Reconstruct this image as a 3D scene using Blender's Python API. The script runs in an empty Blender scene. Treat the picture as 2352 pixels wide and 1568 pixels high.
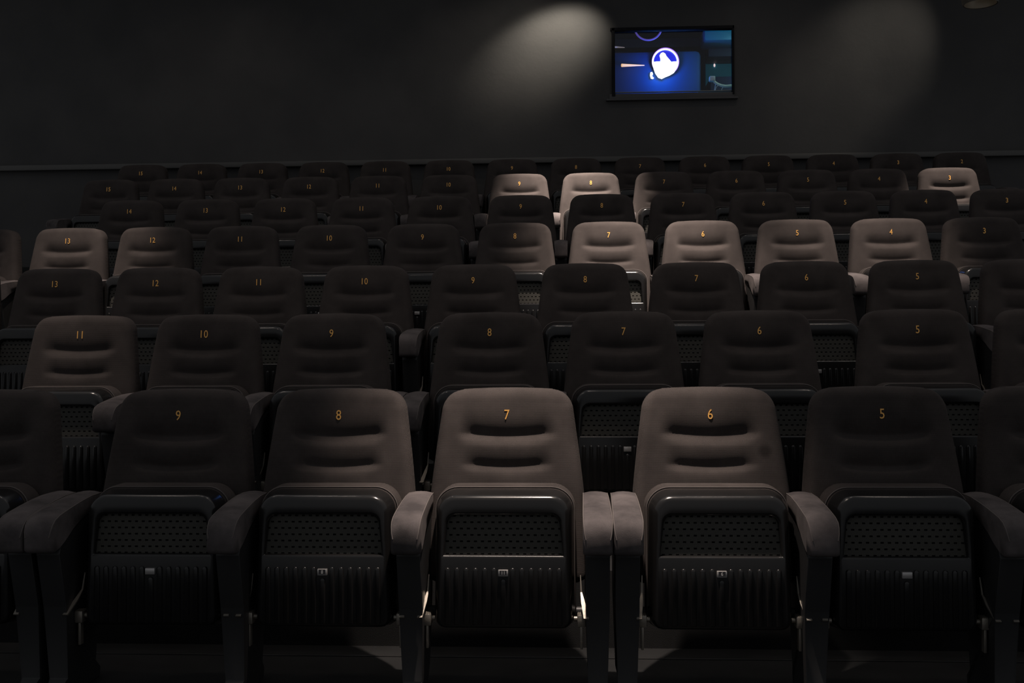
import bpy, bmesh, math, random
from mathutils import Matrix, Vector
C = bpy.context.scene.collection
sc = bpy.context.scene
random.seed(4)
PI = math.pi

# ------------------------------------------------------------------ camera
F_PX, W_PX, H_PX = 2466.0, 2352, 1568
YAW, ROLL = -0.0534, -0.0061
CAM_Z = 1.11
_c, _s = math.cos(YAW), math.sin(YAW)
_cr, _sr = math.cos(ROLL), math.sin(ROLL)
Fw = Vector((_s, _c, 0)); R0 = Vector((_c, -_s, 0)); U0 = Vector((0, 0, 1))
Rt = _cr * R0 + _sr * U0
Up = -_sr * R0 + _cr * U0
cam_d = bpy.data.cameras.new('camera'); cam = bpy.data.objects.new('camera', cam_d); C.objects.link(cam)
m = Matrix.Identity(4)
for i in range(3):
    m[i][0] = Rt[i]; m[i][1] = Up[i]; m[i][2] = -Fw[i]
m[2][3] = CAM_Z
cam.matrix_world = m
cam_d.sensor_width = 36; cam_d.lens = F_PX / W_PX * 36
cam_d.clip_start = 0.05; cam_d.clip_end = 100
sc.camera = cam


def at(px, py, Y):
    """world point on the plane y=Y seen at a pixel of the photo"""
    a = (px - W_PX / 2) / F_PX; b = -(py - H_PX / 2) / F_PX
    d = Fw + a * Rt + b * Up
    k = Y / d.y
    return Vector((d.x * k, Y, CAM_Z + d.z * k))


# ------------------------------------------------------------------ materials
def nodemat(name):
    mt = bpy.data.materials.new(name); mt.use_nodes = True
    nt = mt.node_tree
    return mt, nt, nt.nodes['Principled BSDF']


def plain(name, col, rough=.5, metal=0., spec=.5, bump=0, bscale=200, emit=None, es=0):
    mt, nt, p = nodemat(name)
    p.inputs['Base Color'].default_value = (*col, 1)
    p.inputs['Roughness'].default_value = rough
    p.inputs['Metallic'].default_value = metal
    p.inputs['Specular IOR Level'].default_value = spec
    tc = nt.nodes.new('ShaderNodeTexCoord')
    nz = nt.nodes.new('ShaderNodeTexNoise'); nz.inputs['Scale'].default_value = 9; nz.inputs['Detail'].default_value = 6
    nt.links.new(tc.outputs['Object'], nz.inputs['Vector'])
    mr = nt.nodes.new('ShaderNodeMapRange')
    mr.inputs['To Min'].default_value = max(rough - .06, .02); mr.inputs['To Max'].default_value = min(rough + .1, 1)
    nt.links.new(nz.outputs['Fac'], mr.inputs['Value']); nt.links.new(mr.outputs['Result'], p.inputs['Roughness'])
    if bump:
        n2 = nt.nodes.new('ShaderNodeTexNoise'); n2.inputs['Scale'].default_value = bscale; n2.inputs['Detail'].default_value = 3
        nt.links.new(tc.outputs['Object'], n2.inputs['Vector'])
        b = nt.nodes.new('ShaderNodeBump'); b.inputs['Strength'].default_value = bump; b.inputs['Distance'].default_value = .002
        nt.links.new(n2.outputs['Fac'], b.inputs['Height']); nt.links.new(b.outputs['Normal'], p.inputs['Normal'])
    if emit:
        p.inputs['Emission Color'].default_value = (*emit, 1); p.inputs['Emission Strength'].default_value = es
    return mt


def fabric(name, a, b, weave=True, weave_scale=330, stain=None):
    mt, nt, p = nodemat(name)
    tc = nt.nodes.new('ShaderNodeTexCoord'); oi = nt.nodes.new('ShaderNodeObjectInfo')
    add = nt.nodes.new('ShaderNodeVectorMath'); add.operation = 'ADD'
    sc_ = nt.nodes.new('ShaderNodeVectorMath'); sc_.operation = 'SCALE'; sc_.inputs['Scale'].default_value = 1
    mul = nt.nodes.new('ShaderNodeMath'); mul.operation = 'MULTIPLY'; mul.inputs[1].default_value = 37
    nt.links.new(oi.outputs['Random'], mul.inputs[0])
    nt.links.new(tc.outputs['Object'], add.inputs[0]); nt.links.new(mul.outputs[0], add.inputs[1])
    nz = nt.nodes.new('ShaderNodeTexNoise'); nz.inputs['Scale'].default_value = 7; nz.inputs['Detail'].default_value = 5
    nz.inputs['Roughness'].default_value = .6
    nt.links.new(add.outputs[0], nz.inputs['Vector'])
    cr = nt.nodes.new('ShaderNodeValToRGB')
    cr.color_ramp.elements[0].position = .33; cr.color_ramp.elements[0].color = (*a, 1)
    cr.color_ramp.elements[1].position = .66; cr.color_ramp.elements[1].color = (*b, 1)
    nt.links.new(nz.outputs['Fac'], cr.inputs['Fac'])
    # twill weave: two crossing diagonal threads, a little irregular
    def math_(op, a, b=None):
        nd = nt.nodes.new('ShaderNodeMath'); nd.operation = op
        for k, v in enumerate((a, b)):
            if v is None: continue
            if isinstance(v, (int, float)): nd.inputs[k].default_value = v
            else: nt.links.new(v, nd.inputs[k])
        return nd.outputs[0]
    sep = nt.nodes.new('ShaderNodeSeparateXYZ'); nt.links.new(tc.outputs['Object'], sep.inputs[0])
    wn = nt.nodes.new('ShaderNodeTexNoise'); wn.inputs['Scale'].default_value = 90; wn.inputs['Detail'].default_value = 2
    nt.links.new(tc.outputs['Object'], wn.inputs['Vector'])
    jit = math_('MULTIPLY', wn.outputs['Fac'], 2.2)
    vz = sep.outputs['Z']
    kk = weave_scale * 4.0
    ta = math_('SINE', math_('ADD', math_('MULTIPLY', math_('ADD', sep.outputs['X'], vz), kk), jit))
    tb = math_('SINE', math_('SUBTRACT', math_('MULTIPLY', math_('SUBTRACT', sep.outputs['X'], vz), kk), jit))
    wv = math_('ADD', math_('MULTIPLY', math_('MULTIPLY', ta, tb), .5), .5)
    if not weave:
        wv = wn.outputs['Fac']; wn.inputs['Scale'].default_value = 700
    mr = nt.nodes.new('ShaderNodeMapRange')
    mr.inputs['To Min'].default_value = 1.2; mr.inputs['To Max'].default_value = .78
    nt.links.new(wv, mr.inputs['Value'])
    mx = nt.nodes.new('ShaderNodeMix'); mx.data_type = 'RGBA'; mx.blend_type = 'MULTIPLY'; mx.inputs['Factor'].default_value = 1
    nt.links.new(cr.outputs['Color'], mx.inputs['A']); nt.links.new(mr.outputs['Result'], mx.inputs['B'])
    col = mx.outputs['Result']
    if stain:
        ds = nt.nodes.new('ShaderNodeVectorMath'); ds.operation = 'DISTANCE'; ds.inputs[1].default_value = stain
        nt.links.new(tc.outputs['Object'], ds.inputs[0])
        m2 = nt.nodes.new('ShaderNodeMapRange'); m2.interpolation_type = 'SMOOTHSTEP'
        m2.inputs['From Min'].default_value = .008; m2.inputs['From Max'].default_value = .032
        m2.inputs['To Min'].default_value = .5; m2.inputs['To Max'].default_value = 1
        nt.links.new(ds.outputs['Value'], m2.inputs['Value'])
        m3 = nt.nodes.new('ShaderNodeMix'); m3.data_type = 'RGBA'; m3.blend_type = 'MULTIPLY'; m3.inputs['Factor'].default_value = 1
        nt.links.new(col, m3.inputs['A']); nt.links.new(m2.outputs['Result'], m3.inputs['B']); col = m3.outputs['Result']
    nt.links.new(col, p.inputs['Base Color'])
    p.inputs['Roughness'].default_value = .95
    p.inputs['Specular IOR Level'].default_value = .15
    p.inputs['Sheen Weight'].default_value = .04
    p.inputs['Sheen Roughness'].default_value = .5
    p.inputs['Sheen Tint'].default_value = (.6, .52, .48, 1)
    bp = nt.nodes.new('ShaderNodeBump'); bp.inputs['Strength'].default_value = .5; bp.inputs['Distance'].default_value = .0012
    nt.links.new(wv, bp.inputs['Height'])
    bp.invert = True
    nt.links.new(bp.outputs['Normal'], p.inputs['Normal'])
    return mt


FAB = fabric('seat_fabric', (.039, .0335, .032), (.058, .0495, .047))
FAB_STAIN = fabric('stained_seat_fabric', (.039, .0335, .032), (.058, .0495, .047), stain=(.172, -.035, .752))
FAB2 = fabric('armrest_fabric', (.050, .045, .046), (.125, .110, .110), weave=False)
PIPE = plain('piping_thread', (.13, .115, .11), .9, spec=.2)
PLAST = plain('black_plastic', (.012, .0117, .012), .20, spec=.55)
PANEL = plain('grained_plastic', (.060, .058, .051), .55, spec=.35, bump=.4, bscale=600)
HOLE = plain('hole_dark', (.012, .012, .012), .9, spec=.1)
BLKM = plain('black_painted_steel', (.026, .026, .027), .45, spec=.4)
STEEL = plain('worn_steel', (.32, .29, .25), .42, metal=.7, bump=.3, bscale=90)
GOLD = plain('gold_foil', (.95, .50, .13), .38, metal=.35, spec=.6)
WHITE = plain('white_lettering', (.8, .8, .78), .5)
TAGM = plain('tag_metal', (.55, .53, .52), .3, metal=.6)
TAGD = plain('tag_black', (.04, .04, .045), .4)


# ------------------------------------------------------------------ mesh helpers
def newobj(name, me, parent=None, loc=None):
    o = bpy.data.objects.new(name, me); C.objects.link(o)
    if parent: o.parent = parent
    if loc is not None: o.location = loc
    return o


def mesh(name, bm, mats, smooth=True, angle=35):
    bmesh.ops.recalc_face_normals(bm, faces=bm.faces)
    me = bpy.data.meshes.new(name); bm.to_mesh(me); bm.free()
    for mt in (mats if isinstance(mats, (list, tuple)) else [mats]): me.materials.append(mt)
    if smooth:
        for p in me.polygons: p.use_smooth = True
        try: me.set_sharp_from_angle(angle=math.radians(angle))
        except Exception: pass
    return me


def add_box(bm, x0, x1, y0, y1, z0, z1, bev=0, mi=0, mat=None):
    vs = [bm.verts.new((x, y, z)) for x in (x0, x1) for y in (y0, y1) for z in (z0, z1)]
    q = [(0, 1, 3, 2), (4, 6, 7, 5), (0, 4, 5, 1), (2, 3, 7, 6), (0, 2, 6, 4), (1, 5, 7, 3)]
    fs = [bm.faces.new([vs[i] for i in f]) for f in q]
    for f in fs: f.material_index = mi
    if mat:
        for v in vs: v.co = mat @ v.co
    if bev:
        es = list({e for f in fs for e in f.edges})
        bmesh.ops.bevel(bm, geom=es, offset=bev, segments=2, profile=.5, affect='EDGES')
    return vs


def add_tube(bm, pts, r, n=8, cap=True, mi=0, closed=False):
    pts = [Vector(p) for p in pts]; rings = []
    N = len(pts)
    rr = r if isinstance(r, (list, tuple)) else [r] * N
    up = None
    for i, p in enumerate(pts):
        if closed: t = pts[(i + 1) % N] - pts[i - 1]
        else: t = pts[min(i + 1, N - 1)] - pts[max(i - 1, 0)]
        t.normalize()
        if up is None:
            up = Vector((0, 0, 1)) if abs(t.z) < .9 else Vector((0, 1, 0))
        a = t.cross(up); a.normalize(); b = a.cross(t); b.normalize(); up = b
        rings.append([bm.verts.new(p + rr[i] * (math.cos(2 * PI * k / n) * a + math.sin(2 * PI * k / n) * b)) for k in range(n)])
    for i in range(N if closed else N - 1):
        A, B = rings[i], rings[(i + 1) % N]
        for k in range(n):
            f = bm.faces.new([A[k], A[(k + 1) % n], B[(k + 1) % n], B[k]]); f.material_index = mi
    if cap and not closed:
        for rg in (rings[0], rings[-1]):
            f = bm.faces.new(rg); f.material_index = mi
    return rings


def add_lathe(bm, prof, n=32, mat=None, mi=0):
    """prof: (r, z) list, around z"""
    rings = []
    for r, z in prof:
        rings.append([bm.verts.new((r * math.cos(2 * PI * k / n), r * math.sin(2 * PI * k / n), z)) for k in range(n)])
    for i in range(len(rings) - 1):
        for k in range(n):
            f = bm.faces.new([rings[i][k], rings[i][(k + 1) % n], rings[i + 1][(k + 1) % n], rings[i + 1][k]]); f.material_index = mi
    for rg, p in ((rings[0], prof[0]), (rings[-1], prof[-1])):
        if p[0] > 1e-4:
            f = bm.faces.new(rg); f.material_index = mi
    if mat:
        for rg in rings:
            for v in rg: v.co = mat @ v.co


def inset(pts, d):
    n = len(pts); out = []
    for i in range(n):
        a = Vector(pts[i - 1]); b = Vector(pts[i]); c = Vector(pts[(i + 1) % n])
        e1 = (b - a).normalized() if (b - a).length > 1e-9 else (c - b).normalized()
        e2 = (c - b).normalized() if (c - b).length > 1e-9 else e1
        nn = Vector((-(e1.y + e2.y), e1.x + e2.x)); nn.normalize()
        k = d / max(.5, nn.dot(Vector((-e1.y, e1.x))))
        out.append((b.x + nn.x * k, b.y + nn.y * k))
    return out


def ring_stack(bm, loops, cap0=True, cap1=True, mi=0):
    R = [[bm.verts.new(p) for p in lp] for lp in loops]
    n = len(R[0])
    for i in range(len(R) - 1):
        for k in range(n):
            f = bm.faces.new([R[i][k], R[i][(k + 1) % n], R[i + 1][(k + 1) % n], R[i + 1][k]]); f.material_index = mi
    if cap0: bm.faces.new(R[0]).material_index = mi
    if cap1: bm.faces.new(R[-1]).material_index = mi
    return R


def tombstone(hw_bot, hw_top, z0, z1, r, rb=.02, na=8):
    """closed ccw outline (x,z): wider foot, rounded upper corners"""
    pts = []
    def arc(cx, cz, rad, a0, a1, n):
        for i in range(n + 1):
            a = math.radians(a0 + (a1 - a0) * i / n); pts.append((cx + rad * math.cos(a), cz + rad * math.sin(a)))
    arc(hw_bot - rb, z0 + rb, rb, -90, 0, 4)
    arc(hw_top - r, z1 - r, r, 3, 90, na)
    for i in range(1, 6): pts.append(((hw_top - r) * (1 - 2 * i / 6), z1))
    arc(-(hw_top - r), z1 - r, r, 90, 177, na)
    arc(-(hw_bot - rb), z0 + rb, rb, 180, 270, 4)
    return pts


# ------------------------------------------------------------------ seat meshes
def sm(x): x = max(0., min(1., x)); return x * x * (3 - 2 * x)


BT, BB = .955, .335      # top and bottom of backrest
def back_hw(z):
    z_ = max(z, BB)
    w = .260 if z_ < .5 else (.260 - .053 * ((z_ - .5) / .455) ** 1.3)
    r = .058; zc = BT - .002 - r
    if z_ > zc:
        q = min(1, (z_ - zc) / r); w -= r - r * max(0, 1 - q ** 2.3) ** (1 / 2.3)
    if z_ < BB + .03:
        q = (BB + .03 - z_) / .03; w -= .03 - .03 * math.sqrt(max(0, 1 - q * q))
    return w


def back_base(z):
    return (z - .87) * .2 - .0 + (.25 * max(0, .5 - z) ** 2)


def crease(x, z, zc, D, hl, up, dn):
    zc = zc + .55 * x * x          # ends rise: a smile
    h = 1 - sm((abs(x) - hl + .03) / .06)
    if z >= zc: g = math.exp(-((z - zc) / up) ** 1.35)
    else: g = math.exp(-((zc - z) / dn) ** 2)
    return D * h * g


def front_y(x, z):
    y = back_base(z) + crease(x, z, .799, .029, .140, .038, .017) + crease(x, z, .702, .020, .126, .028, .014)
    return y - .012 * sm(1 - abs(x) / .23) * math.exp(-((z - .76) / .2) ** 2) - .0075


def make_backrest():
    bm = bmesh.new()
    zs = []
    z = BB
    while z < BT - .074:
        zs.append(z)
        step = .012
        for zc in (.802, .703):
            if zc - .022 < z < zc + .02: step = .0028
            elif zc + .02 <= z < zc + .07: step = .006
        z += step
    for i in range(0, 11):
        zs.append(BT - .074 + .074 * math.sin(i / 10 * PI / 2))
    nx = 44
    us = [-math.cos(PI * i / nx) * .35 + (2 * i / nx - 1) * .65 for i in range(nx + 1)]
    fr, bk = [], []
    T = .085; er = .030
    for z in zs:
        w = back_hw(z); fr.append([]); bk.append([])
        for u in us:
            x = u * w
            zz = z - (.010 * (x / .22) ** 2 if z > .9 else 0) * sm((z - .87) / .06)
            e = min(w - abs(x), (BT - z) * .9 + .0005, (z - BB) + .0005)
            k = max(0, 1 - e / er); rnd = er * (1 - math.sqrt(max(0, 1 - k * k)))
            yf = front_y(x, z) + rnd
            kb = max(0, 1 - e / .02); rb = .02 * (1 - math.sqrt(max(0, 1 - kb * kb)))
            yb = back_base(z) + T - rb
            fr[-1].append(bm.verts.new((x, yf, zz))); bk[-1].append(bm.verts.new((x, yb, zz)))
    nz = len(zs)
    for i in range(nz - 1):
        for j in range(nx):
            bm.faces.new([fr[i][j], fr[i][j + 1], fr[i + 1][j + 1], fr[i + 1][j]])
            bm.faces.new([bk[i][j], bk[i + 1][j], bk[i + 1][j + 1], bk[i][j + 1]])
    for i in range(nz - 1):
        for j in (0, nx):
            bm.faces.new([fr[i][j], fr[i + 1][j], bk[i + 1][j], bk[i][j]])
    for j in range(nx):
        for i in (0, nz - 1):
            bm.faces.new([fr[i][j], fr[i][j + 1], bk[i][j + 1], bk[i][j]])
    return mesh('backrest', bm, FAB, angle=60)


def make_back_piping():
    bm = bmesh.new()
    pts = []
    e = .013; k = 1 - e / .03; off = .03 * (1 - math.sqrt(1 - k * k))
    zl = [BB + .02 + i * .02 for i in range(int((BT - .078 - BB - .02) / .02) + 1)]
    L = []
    for z in zl: L.append((back_hw(z) - e, back_base(z) + off, z))
    for i in range(1, 9):
        z = BT - .092 + (.092 - e - .004) * math.sin(i / 8 * PI / 2)
        x = back_hw(min(z + e * .7, BT - .004)) - e * .6
        L.append((x, back_base(z) + off, z - .008 * (x / .22) ** 2))
    for i, p in enumerate(L): pts.append(p)
    x1 = L[-1][0]
    for i in range(1, 8):
        x = x1 * (1 - 2 * i / 8); zz = BT - e - .004 - .008 * (x / .22) ** 2
        pts.append((x, back_base(zz) + off, zz))
    for p in reversed(L): pts.append((-p[0], p[1], p[2]))
    add_tube(bm, pts, .0017, 6)
    return mesh('piping', bm, PIPE)


def lean(z): return (z - .22) * .03


def make_cushion():
    bm = bmesh.new()
    o = tombstone(.222, .222, .215, .655, .075, rb=.04)
    st = [(.02, -.072), (.006, -.080), (0, -.095), (0, -.150), (.003, -.165), (.012, -.176)]
    ring_stack(bm, [[(x, y + lean(z), z) for x, z in inset(o, d)] for d, y in st])
    return mesh('seat_cushion', bm, FAB, angle=50)


def make_cushion_piping():
    bm = bmesh.new()
    o = inset(tombstone(.222, .222, .215, .655, .075, rb=.04), .0035)
    o = [p for p in o]
    add_tube(bm, [(x, -.169 + lean(z), z) for x, z in o], .0018, 6, closed=True)
    return mesh('piping', bm, PIPE)


YF = -.262        # front plane of the tipped-up shell
RZ0, RZ1 = .447, .586
def opening(d=0):
    return tombstone(.191 - d, .181 - d, RZ0 + d, RZ1 - d, .032, rb=.002, na=8)


def make_shell():
    bm = bmesh.new()
    o = tombstone(.219, .214, .222, .647, .068, rb=.04)
    # matched vertex counts: tombstone() always gives the same number of points
    st = [(.003, -.172), (0, -.180), (0, -.192), (.0090, YF + .0180), (.0098, YF + .0130), (.0118, YF + .0085), (.0150, YF + .0045), (.0192, YF + .0014), (.0250, YF)]
    loops = [[(x, y + lean(z), z) for x, z in inset(o, d)] for d, y in st]
    op = opening()
    loops.append([(x, YF + lean(z), z) for x, z in op])
    for d, y in ((.0018, .0003), (.0042, .0015), (.0062, .0036), (.0075, .0062), (.0080, .0090), (.0082, .0300)):
        loops.append([(x, YF + y + lean(z), z) for x, z in opening(d)])
    ring_stack(bm, loops, cap0=True, cap1=True)
    return mesh('seat_shell', bm, PLAST, angle=42)


def make_panel():
    bm = bmesh.new()
    px, pz = .0217, .0195
    y = YF + .019
    nrow = 7; z0 = RZ0 - .001
    for r in range(nrow):
        off = (r % 2) * px / 2
        za, zb = z0 + r * pz, z0 + (r + 1) * pz
        zm0, zm1 = (za + zb) / 2 - .0026, (za + zb) / 2 + .0026
        n = 17 if r % 2 == 0 else 16
        xs0 = -n * px / 2
        edges = [-.190] + [xs0 + i * px for i in range(n + 1)] + [.190]
        for i in range(len(edges) - 1):
            xa, xb = edges[i], edges[i + 1]
            if xb - xa < 1e-4: continue
            if r >= 5:
                lim = .178
                if xa < -lim - .006 or xb > lim + .006:
                    xa = max(xa, -.184); xb = min(xb, .184)
            V = lambda x, z, d=0: bm.verts.new((x, y + d + lean(z), z))
            if i == 0 or i == len(edges) - 2:
                bm.faces.new([V(xa, za), V(xb, za), V(xb, zb), V(xa, zb)]); continue
            h0, h1 = (xa + xb) / 2 - .0048, (xa + xb) / 2 + .0048
            O = [V(xa, za), V(xb, za), V(xb, zb), V(xa, zb)]
            I = [V(h0, zm0), V(h1, zm0), V(h1, zm1), V(h0, zm1)]
            D = [V(h0, zm0, .0045), V(h1, zm0, .0045), V(h1, zm1, .0045), V(h0, zm1, .0045)]
            for k in range(4):
                bm.faces.new([O[k], O[(k + 1) % 4], I[(k + 1) % 4], I[k]])
                bm.faces.new([I[k], I[(k + 1) % 4], D[(k + 1) % 4], D[k]]).material_index = 1
            bm.faces.new(D).material_index = 1
    bmesh.ops.remove_doubles(bm, verts=bm.verts, dist=.00005)
    return mesh('perforated_panel', bm, [PANEL, HOLE], smooth=False)


def make_ribs():
    bm = bmesh.new()
    for i in range(-6, 7):
        x = i * .0285
        zt = .418
        if i == 0: zt = .385
        # rib with rounded top end
        y0 = YF - .006
        o = [(x + .0078, .245), (x + .0078, zt - .008)]
        for k in range(0, 7):
            a = PI * k / 6; o.append((x + .0078 * math.cos(a), zt - .008 + .008 * math.sin(a)))
        o += [(x - .0078, zt - .008), (x - .0078, .245)]
        oo = []
        for p in o:
            if not oo or (abs(p[0] - oo[-1][0]) + abs(p[1] - oo[-1][1])) > 1e-6: oo.append(p)
        ring_stack(bm, [[(a, YF + .002 + lean(b), b) for a, b in oo],
                        [(a, y0 + .002 + lean(b), b) for a, b in oo],
                        [(a, y0 + lean(b), b) for a, b in inset(oo, .002)]], cap0=False)
    return mesh('ribbed_panel', bm, PLAST, angle=50)


def make_tag_plate():
    bm = bmesh.new()
    add_box(bm, -.0150, .0150, YF - .0095, YF + .003, .3935, .4125, bev=.0015)
    me = mesh('tag_plate', bm, [TAGM, TAGD], angle=30)
    return me


def make_tag_face():
    bm = bmesh.new()
    add_box(bm, -.0105, .0105, YF - .0103, YF - .0085, .3975, .4115)
    return mesh('tag_face', bm, TAGD, smooth=False)


def make_arm():
    bm = bmesh.new()
    # sections along y: (y, z_top, z_bot, half width)
    S = [(-.040, .606, .584, .032), (-.046, .617, .577, .038), (-.058, .621, .572, .040), (-.13, .620, .564, .041), (-.20, .614, .552, .042),
         (-.265, .606, .530, .043), (-.32, .598, .502, .0438), (-.355, .592, .488, .044), (-.382, .583, .482, .044), (-.398, .570, .484, .043), (-.407, .552, .490, .041), (-.410, .534, .500, .037)]
    loops = []
    n = 6
    for y, zt, zb, w in S:
        lp = []
        r = min(.008, (zt - zb) * .3)
        for cx, cz, a0 in ((w - r, zt - r, 0), (-(w - r), zt - r, 90)):
            for k in range(n + 1):
                a = math.radians(a0 + 90 * k / n)
                lp.append((cx + r * math.cos(a), y, cz + r * math.sin(a)))
        mid = lp[n:n + 2]
        # crown of the top
        lp2 = lp[:n + 1] + [(w * .45, y, zt + .003), (0, y, zt + .0042), (-w * .45, y, zt + .003)] + lp[n + 1:]
        rb = .005
        lp2 += [(-w, y, (zt + zb) / 2), (-w, y, zb + rb), (-w * .8, y, zb), (w * .8, y, zb), (w, y, zb + rb), (w, y, (zt + zb) / 2)]
        loops.append(lp2)
    ring_stack(bm, loops)
    return mesh('armrest', bm, FAB2, angle=60)


def make_arm_seam():
    bm = bmesh.new()
    for s in (-1, 1):
        pts = [(s * .0385, -.052, .618), (s * .0395, -.13, .6175), (s * .0405, -.20, .6115), (s * .0415, -.265, .6035), (s * .0423, -.32, .5955),
               (s * .0425, -.355, .5892), (s * .0425, -.382, .580), (s * .0415, -.397, .567), (s * .0395, -.407, .549), (s * .036, -.4105, .532)]
        add_tube(bm, pts, .0017, 6)
    return mesh('seam_piping', bm, PIPE)


def make_standard():
    bm = bmesh.new()
    o = [(-.34, 0), (-.02, 0), (-.02, .035), (-.085, .07), (-.06, .30), (-.045, .575), (-.12, .568), (-.20, .553), (-.27, .522), (-.31, .50), (-.335, .492), (-.345, .47), (-.30, .30), (-.275, .07), (-.34, .035)]
    o = [(a, b) for a, b in reversed(o)]
    wd = lambda b: .016 + .020 * sm((b - .02) / .08)
    ring_stack(bm, [[(k * wd(b), a, b) for a, b in o] for k in (-1, 1)])
    bmesh.ops.bevel(bm, geom=list(bm.edges), offset=.003, segments=1, affect='EDGES')
    return mesh('side_standard', bm, BLKM, angle=40)


def make_hinge(s):
    bm = bmesh.new()
    add_box(bm, s * .238 - .013, s * .238 + .013, -.245, -.205, .235, .272, bev=.004)
    for k in range(4):
        add_box(bm, s * .238 - .010 + k * .006, s * .238 - .0075 + k * .006, -.243, -.212, .270, .2738)
    add_box(bm, s * .238 - .004, s * .238 + .004, -.238, -.215, .165, .236, bev=.001)
    add_tube(bm, [(s * .215, -.222, .255), (s * .262, -.222, .255)], .008, 10)
    return mesh('hinge_bracket', bm, STEEL, angle=40)


def make_strap(s):
    bm = bmesh.new()
    P = [Vector((s * .236, -.20, .385)), Vector((s * .238, -.215, .335)), Vector((s * .243, -.245, .312)), Vector((s * .252, -.305, .277))]
    wds = [.0015, .0025, .006, .008]
    L = []
    for p, w in zip(P, wds):
        L.append([(p.x - w, p.y, p.z), (p.x + w, p.y, p.z), (p.x + w, p.y + .004, p.z - .004), (p.x - w, p.y + .004, p.z - .004)])
    ring_stack(bm, L)
    return mesh('link_strap', bm, STEEL, angle=30)


def make_crossbar():
    bm = bmesh.new()
    add_tube(bm, [(-.262, -.13, .255), (.262, -.13, .255)], .016, 12)
    for s in (-1, 1):
        add_box(bm, s * .16 - .012, s * .16 + .012, -.15, -.045, .225, .39, bev=.003)
    return mesh('support_bar', bm, BLKM, angle=40)


MESH = dict(backrest=make_backrest(), backpipe=make_back_piping(), cushion=make_cushion(), cushpipe=make_cushion_piping(),
            shell=make_shell(), panel=make_panel(), ribs=make_ribs(), tag=make_tag_plate(), tagface=make_tag_face(), arm=make_arm(),
            seam=make_arm_seam(), std=make_standard(), hl=make_hinge(-1), hr=make_hinge(1), sl=make_strap(-1), sr=make_strap(1), bar=make_crossbar())
_txt = {}
def text_mesh(s, size, mat, ext=.0006, sx=.82, bold=0.0):
    key = (s, size, mat.name)
    if key not in _txt:
        cu = bpy.data.curves.new('t', 'FONT'); cu.body = s; cu.size = size; cu.extrude = ext; cu.align_x = 'CENTER'; cu.align_y = 'CENTER'
        cu.offset = bold; cu.resolution_u = 3
        cu.space_character = 1.08
        to = bpy.data.objects.new('t', cu); C.objects.link(to)
        bpy.context.view_layer.update()
        me = bpy.data.meshes.new_from_object(to.evaluated_get(bpy.context.evaluated_depsgraph_get()))
        bpy.data.objects.remove(to); bpy.data.curves.remove(cu)
        zs = [v.co.y for v in me.vertices]; xs = [v.co.x for v in me.vertices]
        cz = (min(zs) + max(zs)) / 2; cx = (min(xs) + max(xs)) / 2
        for v in me.vertices:
            x, y, z = v.co; v.co = ((x - cx) * sx, -z, y - cz)
        me.materials.clear(); me.materials.append(mat); me.name = 'number'
        _txt[key] = me
    return _txt[key]


# ------------------------------------------------------------------ rows
D0, SP = 3.5344, .9804
HZ = dict(A=-.2398, B=.0397, C=.3147, D=.6354, E=.9362, F=1.2384, G=1.5207)
ROWS = {
 'A': [(10, None), (9, 413), (8, 780), (7, 1165), (6, 1630), (5, 2023), (4, None)],
 'B': [(12, None), (11, 187), (10, 472), (9, 763), (8, 1125), (7, 1432), (6, 1743), (5, 2105), (4, None)],
 'C': [(14, None), (13, 129), (12, 360), (11, 596), (10, 839), (9, 1087), (8, 1344), (7, 1599), (6, 1851), (5, 2105), (4, None)],
 'D': [(14, None), (13, 158), (12, 353), (11, 553), (10, 758), (9, 971), (8, 1183), (7, 1398), (6, 1614), (5, 1830), (4, 2045), (3, 2259)],
 'E': [(14, 299), (13, 474), (12, 652), (11, 831), (10, 1010), (9, 1196), (8, 1382), (7, 1569), (6, 1753), (5, 1940), (4, 2125), (3, 2311)],
 'F': [(15, 251), (14, 402), (13, 553), (12, 711), (11, 868), (10, 1031), (9, 1193), (8, 1357), (7, 1525), (6, 1691), (5, 1855), (4, 2018), (3, 2180)],
 'G': [(15, 325), (14, 461), (13, 601), (12, 742), (11, 884), (10, 1031), (9, 1176), (8, 1323), (7, 1470), (6, 1619), (5, 1765), (4, 1914), (3, 2062), (2, 2208)]}
ROWNAME = dict(A='the frontmost row', B='the second row from the front', C='the third row from the front', D='the fourth row from the front',
               E='the fifth row from the front', F='the second row from the back', G='the rearmost row')
NUMY = dict(A=951, B=763, C=643, D=543, E=473, F=418, G=385)
PITCH, DG = .555, .1046
# which neighbours stand in another bank of seats (a pair of armrests side by side)
BREAK = {'A': {(10, 9), (7, 6)}, 'B': {(12, 11), (9, 8), (6, 5)}}
LIT = {('A', 7): 'spotlit', ('A', 6): 'spotlit smudged', ('A', 8): 'half-lit', ('B', 11): 'dimly lit', ('D', 7): 'brightly lit', ('D', 6): 'brightly lit',
       ('D', 5): 'brightly lit', ('D', 4): 'lit', ('D', 3): 'lit', ('D', 13): 'lit', ('D', 12): 'half-lit', ('D', 8): 'half-lit', ('F', 9): 'brightly lit',
       ('F', 8): 'brightly lit', ('F', 7): 'half-lit', ('F', 3): 'lit'}
XS = {}
for i, r in enumerate('ABCDEFG'):
    Y = D0 + SP * i; lst = ROWS[r]; X = {}
    for n, px in lst:
        if px is not None: X[n] = at(px, NUMY[r], Y).x
    ns = [n for n, _ in lst]
    for k, n in enumerate(ns):
        if n not in X:
            if k == 0: q = ns[1]; X[n] = X[q] - PITCH - (DG if (n, q) in BREAK.get(r, ()) else 0)
            else: q = ns[k - 1]; X[n] = X[q] + PITCH + (DG if (q, n) in BREAK.get(r, ()) else 0)
    XS[r] = X
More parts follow.
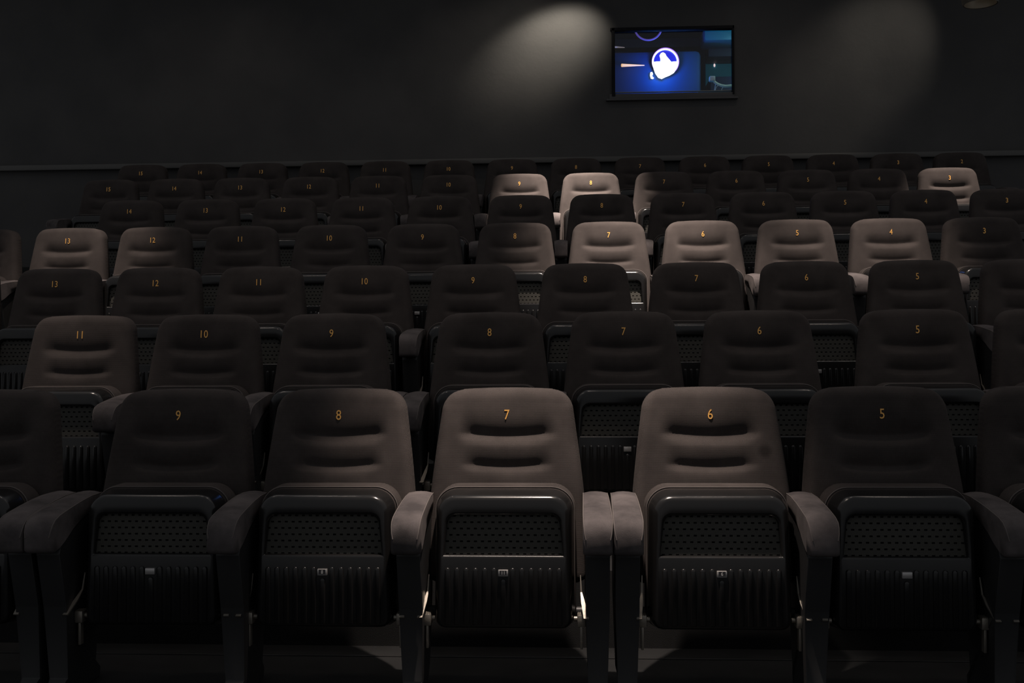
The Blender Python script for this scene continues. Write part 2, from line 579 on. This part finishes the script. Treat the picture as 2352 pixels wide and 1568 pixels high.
FLOOR = {r: CAM_Z + HZ[r] - .87 for r in 'ABCDEFG'}
FLOOR['A'] = 0.0002


def seat(r, n, X, Y, Z, left_arm, right_arm):
    """left/right as seen in the photo; arm values are x offsets or None"""
    root = bpy.data.objects.new('cinema_seat', None); C.objects.link(root)
    root.empty_display_size = .1
    root.location = (X, Y, Z)
    st = LIT.get((r, n), 'unlit')
    root['label'] = '%s brown-grey cinema seat with gold number %d in %s' % (st, n, ROWNAME[r])
    root['category'] = 'seat'
    root['group'] = 'cinema seats in ' + ROWNAME[r]
    bme = MESH['backrest']
    if (r, n) == ('A', 6):
        bme = bme.copy(); bme.materials[0] = FAB_STAIN
    b = newobj('backrest', bme, root)
    newobj('piping', MESH['backpipe'], b)
    nm = newobj('seat_number', text_mesh(str(n), .0465, GOLD, bold=.0007 if r in 'DEF' else .0), b)
    nm.location = (0, front_y(0, .87) - .0012, .87); nm.rotation_euler = (-math.atan((front_y(0, .885) - front_y(0, .855)) / .03), 0, 0)
    nm['label'] = 'gold number %d' % n
    c = newobj('seat_cushion', MESH['cushion'], root)
    newobj('piping', MESH['cushpipe'], c)
    s = newobj('seat_shell', MESH['shell'], root); s['label'] = 'glossy black plastic seat shell'
    newobj('perforated_panel', MESH['panel'], s); newobj('ribbed_panel', MESH['ribs'], s)
    t = newobj('number_tag', MESH['tag'], s, (0, lean(.4045), 0))
    if r == 'A' and n in (8, 7, 6):
        newobj_ = newobj('tag_face', MESH['tagface'], s, (0, lean(.4045), 0))
        w = newobj('tag_number', text_mesh({8: '8', 7: '11', 6: '6'}[n], .0145, WHITE, ext=.0004, sx=.9), s)
        w.location = (0, YF - .0108 + lean(.4045), .4045)
    newobj('support_bar', MESH['bar'], root)
    for a in (left_arm, right_arm):
        if a is None: continue
        st_ = newobj('side_standard', MESH['std'], root, (a, 0, 0))
        ar = newobj('armrest', MESH['arm'], root, (a, 0, 0))
        newobj('seam_piping', MESH['seam'], ar)
    for k in ('hl', 'hr'): newobj('hinge_bracket', MESH[k], root)
    for k in ('sl', 'sr'): newobj('link_strap', MESH[k], root)
    return root


for i, r in enumerate('ABCDEFG'):
    Y = D0 + SP * i; X = XS[r]; ns = [n for n, _ in ROWS[r]]
    for k, n in enumerate(ns):
        la = ra = None
        if k == 0: la = -.278
        elif (ns[k - 1], n) in BREAK.get(r, ()): la = -((X[n] - X[ns[k - 1]]) / 2 - .0445)
        if k == len(ns) - 1: ra = .278
        elif (n, ns[k + 1]) in BREAK.get(r, ()): ra = (X[ns[k + 1]] - X[n]) / 2 - .0445
        else: ra = (X[ns[k + 1]] - X[n]) / 2
        seat(r, n, X[n], Y, FLOOR[r], la, ra)


# ------------------------------------------------------------------ the setting
def struct(name, bm, mats, smooth=False):
    me = mesh(name, bm, mats, smooth)
    o = newobj(name, me); o['kind'] = 'structure'; return o


def wallmat(name, a, b, scale=1.2, rough=.85, bump=.4, bscale=60):
    mt, nt, p = nodemat(name)
    tc = nt.nodes.new('ShaderNodeTexCoord')
    nz = nt.nodes.new('ShaderNodeTexNoise'); nz.inputs['Scale'].default_value = scale; nz.inputs['Detail'].default_value = 8
    nt.links.new(tc.outputs['Object'], nz.inputs['Vector'])
    cr = nt.nodes.new('ShaderNodeValToRGB')
    cr.color_ramp.elements[0].position = .35; cr.color_ramp.elements[0].color = (*a, 1)
    cr.color_ramp.elements[1].position = .65; cr.color_ramp.elements[1].color = (*b, 1)
    nt.links.new(nz.outputs['Fac'], cr.inputs['Fac']); nt.links.new(cr.outputs['Color'], p.inputs['Base Color'])
    p.inputs['Roughness'].default_value = rough; p.inputs['Specular IOR Level'].default_value = .25
    n2 = nt.nodes.new('ShaderNodeTexNoise'); n2.inputs['Scale'].default_value = bscale; n2.inputs['Detail'].default_value = 4
    nt.links.new(tc.outputs['Object'], n2.inputs['Vector'])
    bp = nt.nodes.new('ShaderNodeBump'); bp.inputs['Strength'].default_value = bump; bp.inputs['Distance'].default_value = .004
    nt.links.new(n2.outputs['Fac'], bp.inputs['Height']); nt.links.new(bp.outputs['Normal'], p.inputs['Normal'])
    return mt


CARPET = wallmat('carpet', (.014, .0145, .015), (.021, .0215, .022), 6, .95, .5, 400)
WALLM = wallmat('dark_fabric_wall', (.070, .069, .069), (.084, .082, .081), 2.2, .9, .35, 30)
CEIL = wallmat('ceiling_paint', (.05, .05, .05), (.06, .06, .06), 3, .9, .2, 40)
XL, XR = -6.6, 6.2
YW = D0 + SP * 6 + .50         # back wall face
bm = bmesh.new()
prevY = -1.2
add_box(bm, XL, XR, prevY, D0 + SP - .62, -.3, 0)
for i, r in enumerate('BCDEFG'):
    Y0 = D0 + SP * (i + 1) - .62; Y1 = Y0 + SP if r != 'G' else YW + .3
    add_box(bm, XL, XR, Y0, Y1, -.3, FLOOR[r])
struct('floor', bm, CARPET)

# metal strip lying at the foot of the first riser
bm = bmesh.new(); add_box(bm, XL, XR, D0 + .225, D0 + .235, 0, .004, bev=.001)
struct('trim_5', bm, plain('floor_strip', (.06, .06, .06), .3, metal=.5), True)

# back wall with the projection port
p0 = at(1409, 71, YW); p1 = at(1683, 212, YW)
wx0, wx1, wz1, wz0 = p0.x, p1.x, p0.z, p1.z
HC = 5.0; TH = .06
bm = bmesh.new()
add_box(bm, XL, wx0, YW, YW + TH, -.3, HC)
add_box(bm, wx1, XR, YW, YW + TH, -.3, HC)
add_box(bm, wx0, wx1, YW, YW + TH, -.3, wz0)
add_box(bm, wx0, wx1, YW, YW + TH, wz1, HC)
struct('wall_back', bm, WALLM)
bm = bmesh.new(); add_box(bm, XL, XR, YW - 1.6, YW + TH, HC, HC + .15); struct('ceiling', bm, CEIL)
# ledge at the foot of the wall
lz = at(1176, 362, YW - .07).z
bm = bmesh.new(); add_box(bm, XL, XR, YW - .07, YW + .01, lz - .05, lz, bev=.006)
struct('trim_1', bm, plain('ledge_paint', (.085, .082, .078), .5, spec=.5), True)

# window frame and glass
FRM = plain('black_window_frame', (.02, .02, .022), .85, spec=.08)
bm = bmesh.new(); f = .022
for x0, x1, z0, z1 in ((wx0 - .018, wx0 + .012, wz0 - .02, wz1 + .024), (wx1 - .002, wx1 + .014, wz0 - .02, wz1 + .024), (wx0 - .03, wx1 + .014, wz1 - .004, wz1 + .024)):
    add_box(bm, x0, x1, YW - .02, YW + .05, z0, z1, bev=.003)
win = struct('window_1', bm, FRM, True)
sp0 = at(1392, 232, YW); sp1 = at(1694, 229, YW)
bm = bmesh.new(); add_box(bm, sp0.x, sp1.x, YW - .045, YW + .03, sp0.z - .006, sp0.z + .012, bev=.004)
add_box(bm, sp0.x + .03, sp1.x - .03, YW - .012, YW + .03, sp0.z + .010, wz0 + .002, bev=.003)
struct('trim_2', bm, plain('sill_paint', (.06, .058, .06), .45), True)
gm = bpy.data.materials.new('port_glass'); gm.use_nodes = True; nt = gm.node_tree; nt.nodes.clear()
out = nt.nodes.new('ShaderNodeOutputMaterial'); mx = nt.nodes.new('ShaderNodeMixShader'); fr_ = nt.nodes.new('ShaderNodeFresnel'); fr_.inputs['IOR'].default_value = 1.45
tr = nt.nodes.new('ShaderNodeBsdfTransparent'); gl = nt.nodes.new('ShaderNodeBsdfGlossy'); gl.inputs['Roughness'].default_value = .02
nt.links.new(fr_.outputs[0], mx.inputs[0]); nt.links.new(tr.outputs[0], mx.inputs[1]); nt.links.new(gl.outputs[0], mx.inputs[2]); nt.links.new(mx.outputs[0], out.inputs[0])
bm = bmesh.new(); add_box(bm, wx0, wx1, YW + .025, YW + .033, wz0, wz1)
g = newobj('window_glass', mesh('window_glass', bm, gm, False), win)

# booth behind the port
BM = wallmat('booth_paint', (.015, .06, .16), (.02, .075, .19), 3, .8, .1, 40)
bx0, bx1 = wx0 - .9, wx1 + .9; bz0, bz1 = wz0 - .7, wz1 + .6; by1 = YW + 2.0
bm = bmesh.new()
add_box(bm, bx0, bx1, by1, by1 + .1, bz0, bz1); struct('wall_booth_rear', bm, BM)
bm = bmesh.new(); add_box(bm, bx0 - .1, bx0, YW + TH, by1 + .1, bz0, bz1); struct('wall_booth_left', bm, BM)
bm = bmesh.new(); add_box(bm, bx1, bx1 + .1, YW + TH, by1 + .1, bz0, bz1); struct('wall_booth_right', bm, BM)
bm = bmesh.new(); add_box(bm, bx0 - .1, bx1 + .1, YW + TH, by1 + .1, bz0 - .1, bz0); struct('floor_booth', bm, BM)
bm = bmesh.new(); add_box(bm, bx0 - .1, bx1 + .1, YW + TH, by1 + .1, bz1, bz1 + .1); struct('ceiling_booth', bm, BM)


def thing(name, label, cat, loc, group=None):
    o = bpy.data.objects.new(name, None); C.objects.link(o); o.location = loc; o['label'] = label; o['category'] = cat
    o.empty_display_size = .1
    if group: o['group'] = group
    return o


def part(name, bm, mats, root, smooth=True, angle=35):
    """bm is in world space; the part's origin sits at its thing's base"""
    bmesh.ops.translate(bm, verts=bm.verts, vec=-Vector(root.location))
    return newobj(name, mesh(name, bm, mats, smooth, angle), root)


def single(name, bm, mats, label, cat, group=None, smooth=True):
    cs = [v.co for v in bm.verts]
    b = Vector((sum(v.x for v in cs) / len(cs), sum(v.y for v in cs) / len(cs), min(v.z for v in cs)))
    bmesh.ops.translate(bm, verts=bm.verts, vec=-b)
    o = newobj(name, mesh(name, bm, mats, smooth), None, b)
    o['label'] = label; o['category'] = cat
    if group: o['group'] = group
    return o


# projector
LY = YW + .62
lc = at(1528, 141, LY); PXM = (LY * 1.002) / F_PX     # metres per photo pixel at the lens
body = at(1520, 214, LY + .1)
proj = thing('film_projector', 'blue-lit projector with a glaring round lens behind the glass port', 'projector', (lc.x, LY + .4, bz0))
PB = plain('projector_paint', (.008, .09, .26), .6)
b0 = at(1398, 118, LY + .06); b1 = at(1611, 225, LY + .06)
bm = bmesh.new(); add_box(bm, b0.x, b1.x, LY + .06, LY + .95, b1.z - .12, b0.z - .0, bev=.05); part('projector_body', bm, PB, proj)
bm = bmesh.new()
add_box(bm, (b0.x + b1.x) / 2 - .28, (b0.x + b1.x) / 2 + .28, LY + .35, LY + .85, bz0, b1.z - .11, bev=.01); part('pedestal', bm, BLKM, proj)
RL = 31 * PXM
Mx = Matrix.Translation((lc.x, LY, lc.z)) @ Matrix.Rotation(-PI / 2, 4, 'X')   # local z -> world +y
bm = bmesh.new(); add_lathe(bm, [(RL * .86, .02), (RL * .98, .02), (RL * 1.0, .03), (RL, .07), (RL * .86, .07), (RL * .86, .02)][:5], 40, Mx); part('lens_barrel', bm, plain('barrel_black', (.03, .03, .05), .35), proj)
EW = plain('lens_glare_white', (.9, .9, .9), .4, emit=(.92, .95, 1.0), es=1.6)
EV = plain('lens_rim_violet', (.3, .15, .6), .4, emit=(.42, .20, 1.0), es=.9)  # violet edge of the lens glare, put in as emission


def flat_shape(bm, pix, y, th=.012):
    """a shape of real thickness whose outline is given by photo pixels"""
    w = [at(a, b, y) for a, b in pix]
    A = [bm.verts.new(v) for v in w]; B = [bm.verts.new((v.x, v.y + th, v.z)) for v in w]
    bm.faces.new(A); bm.faces.new(B[::-1]); n = len(A)
    for k in range(n): bm.faces.new([A[k], B[k], B[(k + 1) % n], A[(k + 1) % n]])


def ring_pts(cx, cy, rx, ry, n=48): return [(cx + rx * math.cos(2 * PI * k / n), cy + ry * math.sin(2 * PI * k / n)) for k in range(n)]


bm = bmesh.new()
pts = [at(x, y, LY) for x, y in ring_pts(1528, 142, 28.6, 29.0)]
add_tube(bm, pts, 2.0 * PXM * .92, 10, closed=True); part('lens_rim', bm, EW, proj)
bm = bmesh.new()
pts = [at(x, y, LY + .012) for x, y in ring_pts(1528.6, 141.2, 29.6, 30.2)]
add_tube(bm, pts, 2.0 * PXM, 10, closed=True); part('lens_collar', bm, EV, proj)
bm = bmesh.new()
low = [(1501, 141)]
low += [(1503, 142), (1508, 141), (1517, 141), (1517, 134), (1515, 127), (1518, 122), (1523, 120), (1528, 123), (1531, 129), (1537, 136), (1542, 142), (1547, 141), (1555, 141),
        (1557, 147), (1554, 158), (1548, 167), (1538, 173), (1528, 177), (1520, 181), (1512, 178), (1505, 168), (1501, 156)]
flat_shape(bm, low, LY + .006); part('lens_glare_plate', bm, EW, proj, False)  # outline of the lens glare, built as a glowing plate
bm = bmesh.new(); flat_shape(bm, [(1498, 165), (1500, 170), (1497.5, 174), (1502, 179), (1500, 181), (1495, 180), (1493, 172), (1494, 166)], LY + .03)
part('lens_lever', bm, EW, proj, False)  # small ear of the glare, a glowing shape and no real lever
bm = bmesh.new(); add_lathe(bm, [(0.0001, .0182), (RL * .93, .0182), (RL * .93, .0195), (.0001, .0195)], 40, Mx)
part('lens_glass', bm, plain('coated_glass', (.02, .03, .20), .15, emit=(.012, .008, .40), es=1), proj)  # light scattered inside the lens is put in as blue emission

# violet lens-ring reflection at the top of the port, built as a glowing hoop
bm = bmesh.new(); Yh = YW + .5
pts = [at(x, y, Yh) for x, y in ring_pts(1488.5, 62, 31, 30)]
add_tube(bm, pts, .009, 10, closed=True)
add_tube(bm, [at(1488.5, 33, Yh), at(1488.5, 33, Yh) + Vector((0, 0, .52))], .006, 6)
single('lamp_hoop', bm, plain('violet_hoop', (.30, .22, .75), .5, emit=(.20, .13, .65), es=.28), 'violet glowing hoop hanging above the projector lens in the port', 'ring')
# fluorescent tubes on the left
TUBE = plain('warm_tube', (.9, .7, .5), .4, emit=(1.0, .60, .30), es=.85)
TUBE2 = plain('dim_tube', (.6, .5, .5), .4, emit=(.55, .45, .48), es=.25)
bm = bmesh.new(); a = at(1428, 150, YW + .55); b = at(1480, 150, YW + .64)
add_tube(bm, [a, b], [.016, .004], 12)
single('tube_lamp', bm, TUBE, 'warm glowing tube pointing at the left of the projector lens', 'lamp')
bm = bmesh.new(); add_tube(bm, [at(1411, 108, YW + .7), at(1434, 109, YW + 1.0)], [.009, .004], 10)
single('tube_lamp', bm, TUBE2, 'small dim tube in the upper left corner of the port', 'lamp')
# duct and cabinets on the right
TEAL = plain('teal_metal', (.02, .26, .40), .45); DARK = plain('dark_cabinet', (.012, .02, .07), .6); TEAL2 = plain('teal_cabinet', (.015, .24, .34), .5)
def pbox(name, px0, py0, px1, py1, Y, dep, mat, label, cat, bev=.006, group=None):
    a = at(px0, py0, Y); b = at(px1, py1, Y); bm = bmesh.new()
    add_box(bm, a.x, b.x, Y, Y + dep, bz0 if py1 > 300 else min(a.z, b.z), max(a.z, b.z), bev=bev)
    return single(name, bm, mat, label, cat, group)
pbox('ventilation_duct', 1618, 60, 1720, 91, YW + .75, .35, TEAL, 'teal duct across the upper right of the port', 'duct', .02)
pbox('ceiling_beam', 1225, 94, 1868, 101, YW + 1.2, .12, DARK, 'dark horizontal beam across the booth above the projector', 'beam')
pbox('equipment_cabinet', 1627, 101, 1740, 128, YW + 1.05, .26, DARK, 'dark cabinet hanging under the beam at the right', 'cabinet')
cab = pbox('equipment_cabinet', 1620, 126, 1760, 390, YW + 1.35, .5, TEAL2, 'teal cabinet below the dark one at the right of the booth', 'cabinet')
pbox('equipment_cabinet', 1632, 176, 1760, 388, YW + .90, .4, DARK, 'dark low cabinet behind the pale hose', 'cabinet')
bm = bmesh.new(); q = at(1641, 150, YW + 1.342); bmesh.ops.create_uvsphere(bm, u_segments=12, v_segments=8, radius=.012, matrix=Matrix.Translation(q) @ Matrix.Diagonal((.8, .8, 1.5, 1)))
single('indicator_lamp', bm, plain('pink_lamp', (.9, .7, .7), .4, emit=(1, .75, .75), es=.8), 'tiny pinkish indicator lamp on the teal cabinet', 'lamp')
# pale hose
PALE = plain('pale_hose', (.85, .90, .72), .6)
hose = thing('cable_hose', 'pale hose curving out of a square block at lower right of the port', 'hose', at(1660, 212, YW + .15))
bm = bmesh.new(); a = at(1629, 176, YW + .15); b = at(1642, 187, YW + .15); add_box(bm, a.x, b.x, YW + .12, YW + .18, b.z, a.z, bev=.006); part('end_block', bm, PALE, hose)
bm = bmesh.new(); add_tube(bm, [at(x, y, YW + .15) for x, y in ((1638, 184), (1642, 189), (1649, 193.5), (1657, 196.5), (1666, 198), (1680, 197), (1700, 196))], .0125, 10); part('hose', bm, PALE, hose)
for pp in (((1644, 191), (1641, 208)), ((1650, 196), (1645, 200), (1642, 210)), ((1662, 198), (1658, 204), (1657, 211))):
    bm = bmesh.new(); add_tube(bm, [at(x, y, YW + .15) for x, y in pp], .003, 6); part('support_wire', bm, PALE, hose)
bm = bmesh.new(); a = at(1700, 212, YW + .15); b = at(1600, 214, YW + .15); add_box(bm, b.x, a.x, YW + TH, YW + .30, b.z - .02, b.z, bev=.004)
struct('trim_4', bm, TEAL2, True)
# glass bead at bottom of the port
bm = bmesh.new(); a = at(1412, 212, YW + .03); b = at(1683, 208.5, YW + .03); add_box(bm, a.x, b.x, YW + .02, YW + .05, a.z, b.z, bev=.002)
struct('trim_3', bm, plain('pale_bead', (.30, .34, .34), .4), True)

# lamp at the top right
def downlight(px, py, Y, label, dia=.27, drop_to=HC):
    q = at(px, py, Y)
    root = thing('ceiling_spotlight', label, 'lamp', (q.x, Y, drop_to))
    z = q.z
    bm = bmesh.new()
    R = dia / 2
    add_lathe(bm, [(R * .35, z + .34), (R * .8, z + .32), (R, z + .26), (R, z + .05), (R * .97, z + .02), (R * .90, z), (R * .84, z + .004), (R * .80, z + .05), (R * .3, z + .16), (.001, z + .17)], 40,
              Matrix.Translation((q.x, Y, 0)))
    part('lamp_housing', bm, plain('brushed_housing', (.22, .20, .17), .35, metal=.6), root)
    bm = bmesh.new(); add_lathe(bm, [(.001, z + .10), (R * .45, z + .11), (R * .5, z + .13), (.001, z + .15)], 24, Matrix.Translation((q.x, Y, 0)))
    part('bulb', bm, plain('bulb_glass', (.8, .75, .65), .3, emit=(1, .85, .65), es=1.0), root)
    bm = bmesh.new(); add_tube(bm, [(q.x, Y, z + .33), (q.x, Y, drop_to)], .012, 10)
    add_tube(bm, [(q.x, Y, drop_to - .02), (q.x, Y, drop_to)], .05, 20)
    part('hanging_rod', bm, BLKM, root)
    return q
downlight(2252, 10, YW - .75, 'round can spotlight at the upper right edge of the picture', .30)


# ------------------------------------------------------------------ lights
def spot(name, loc, target, power, angle, blend, col=(1, .84, .73), radius=.03, sx=1):
    l = bpy.data.lights.new(name, 'SPOT'); l.energy = power; l.spot_size = math.radians(angle); l.spot_blend = blend
    l.color = col; l.shadow_soft_size = radius
    o = bpy.data.objects.new(name, l); C.objects.link(o); o.location = loc
    o.rotation_euler = (Vector(target) - Vector(loc)).to_track_quat('-Z', 'Y').to_euler()
    o.scale.x = sx
    return o


def row_spot(r, px, power, angle, blend=.8, h=2.1, fwd=.60, dx=0, dz=-.25, aimf=.0, **k):
    i = 'ABCDEFG'.index(r); Y = D0 + SP * i
    x = at(px, NUMY[r], Y).x; z = FLOOR[r] + .87
    return spot('downlight', (x + dx, Y - fwd, z + h), (x, Y - .12 + aimf, z + dz), power, angle, blend, **k)


row_spot('A', 1285, 370, 43, .75, fwd=.52)
row_spot('B', 110, 100, 30, 1.0)
row_spot('D', 1475, 900, 42, 1.0, fwd=.85)
row_spot('D', 1960, 420, 36, 1.0, fwd=.85)
row_spot('D', 200, 290, 31, 1.0, fwd=.85)
row_spot('F', 1315, 1700, 34, 1.0, fwd=.8)
row_spot('F', 2190, 600, 23, .9)
WALLC = (1, .90, .75)
def wall_spot(px, py, dx, dy, dz, power, ang, blend=1.0, sx=1):
    p = at(px, py, YW); spot('wall_washer', (p.x + dx, YW - dy, p.z + dz), (p.x, YW, p.z), power, ang, blend, WALLC, .05, sx)
wall_spot(1275, 92, .10, .50, .72, 95, 33, sx=2.6)
wall_spot(1150, 170, .70, .8, 1.05, 8, 70)
wall_spot(2005, 130, .75, .9, .95, 36, 50)
# unseen dim lamps, added for glints on the seat edges and faint fill
for r, pxs in (('B', (60, 560, 1250, 1750, 2300)), ('C', (380, 1200, 2100)), ('E', (420, 1000, 1600, 2150)), ('G', (500, 1100, 1800))):
    for px in pxs:
        row_spot(r, px, 8, 110, 1.0, h=2.3, fwd=.7, radius=.05)
# booth light
def point(name, loc, power, col, radius=.05):
    l = bpy.data.lights.new(name, 'POINT'); l.energy = power; l.color = col; l.shadow_soft_size = radius
    o = bpy.data.objects.new(name, l); C.objects.link(o); o.location = loc; return o
point('lens_light', (lc.x - .03, LY - .16, lc.z - .12), 5.0, (.0, .20, 1.0))
q = at(1690, 110, YW + .55); point('booth_light', (q.x + .22, YW + .14, q.z + .0), 5.0, (.40, .85, .85))
# even ambient fill, added to lift the blacks
w = bpy.data.worlds.new('world'); sc.world = w; w.use_nodes = True
bg = w.node_tree.nodes['Background']; bg.inputs[0].default_value = (.97, .99, 1.03, 1); bg.inputs[1].default_value = .155

sc.view_settings.view_transform = 'Standard'; sc.view_settings.look = 'None'; sc.view_settings.exposure = 0; sc.view_settings.gamma = 1
sc.view_settings.use_curve_mapping = False
sc.cycles.use_denoising = True
sc.cycles.max_bounces = 6
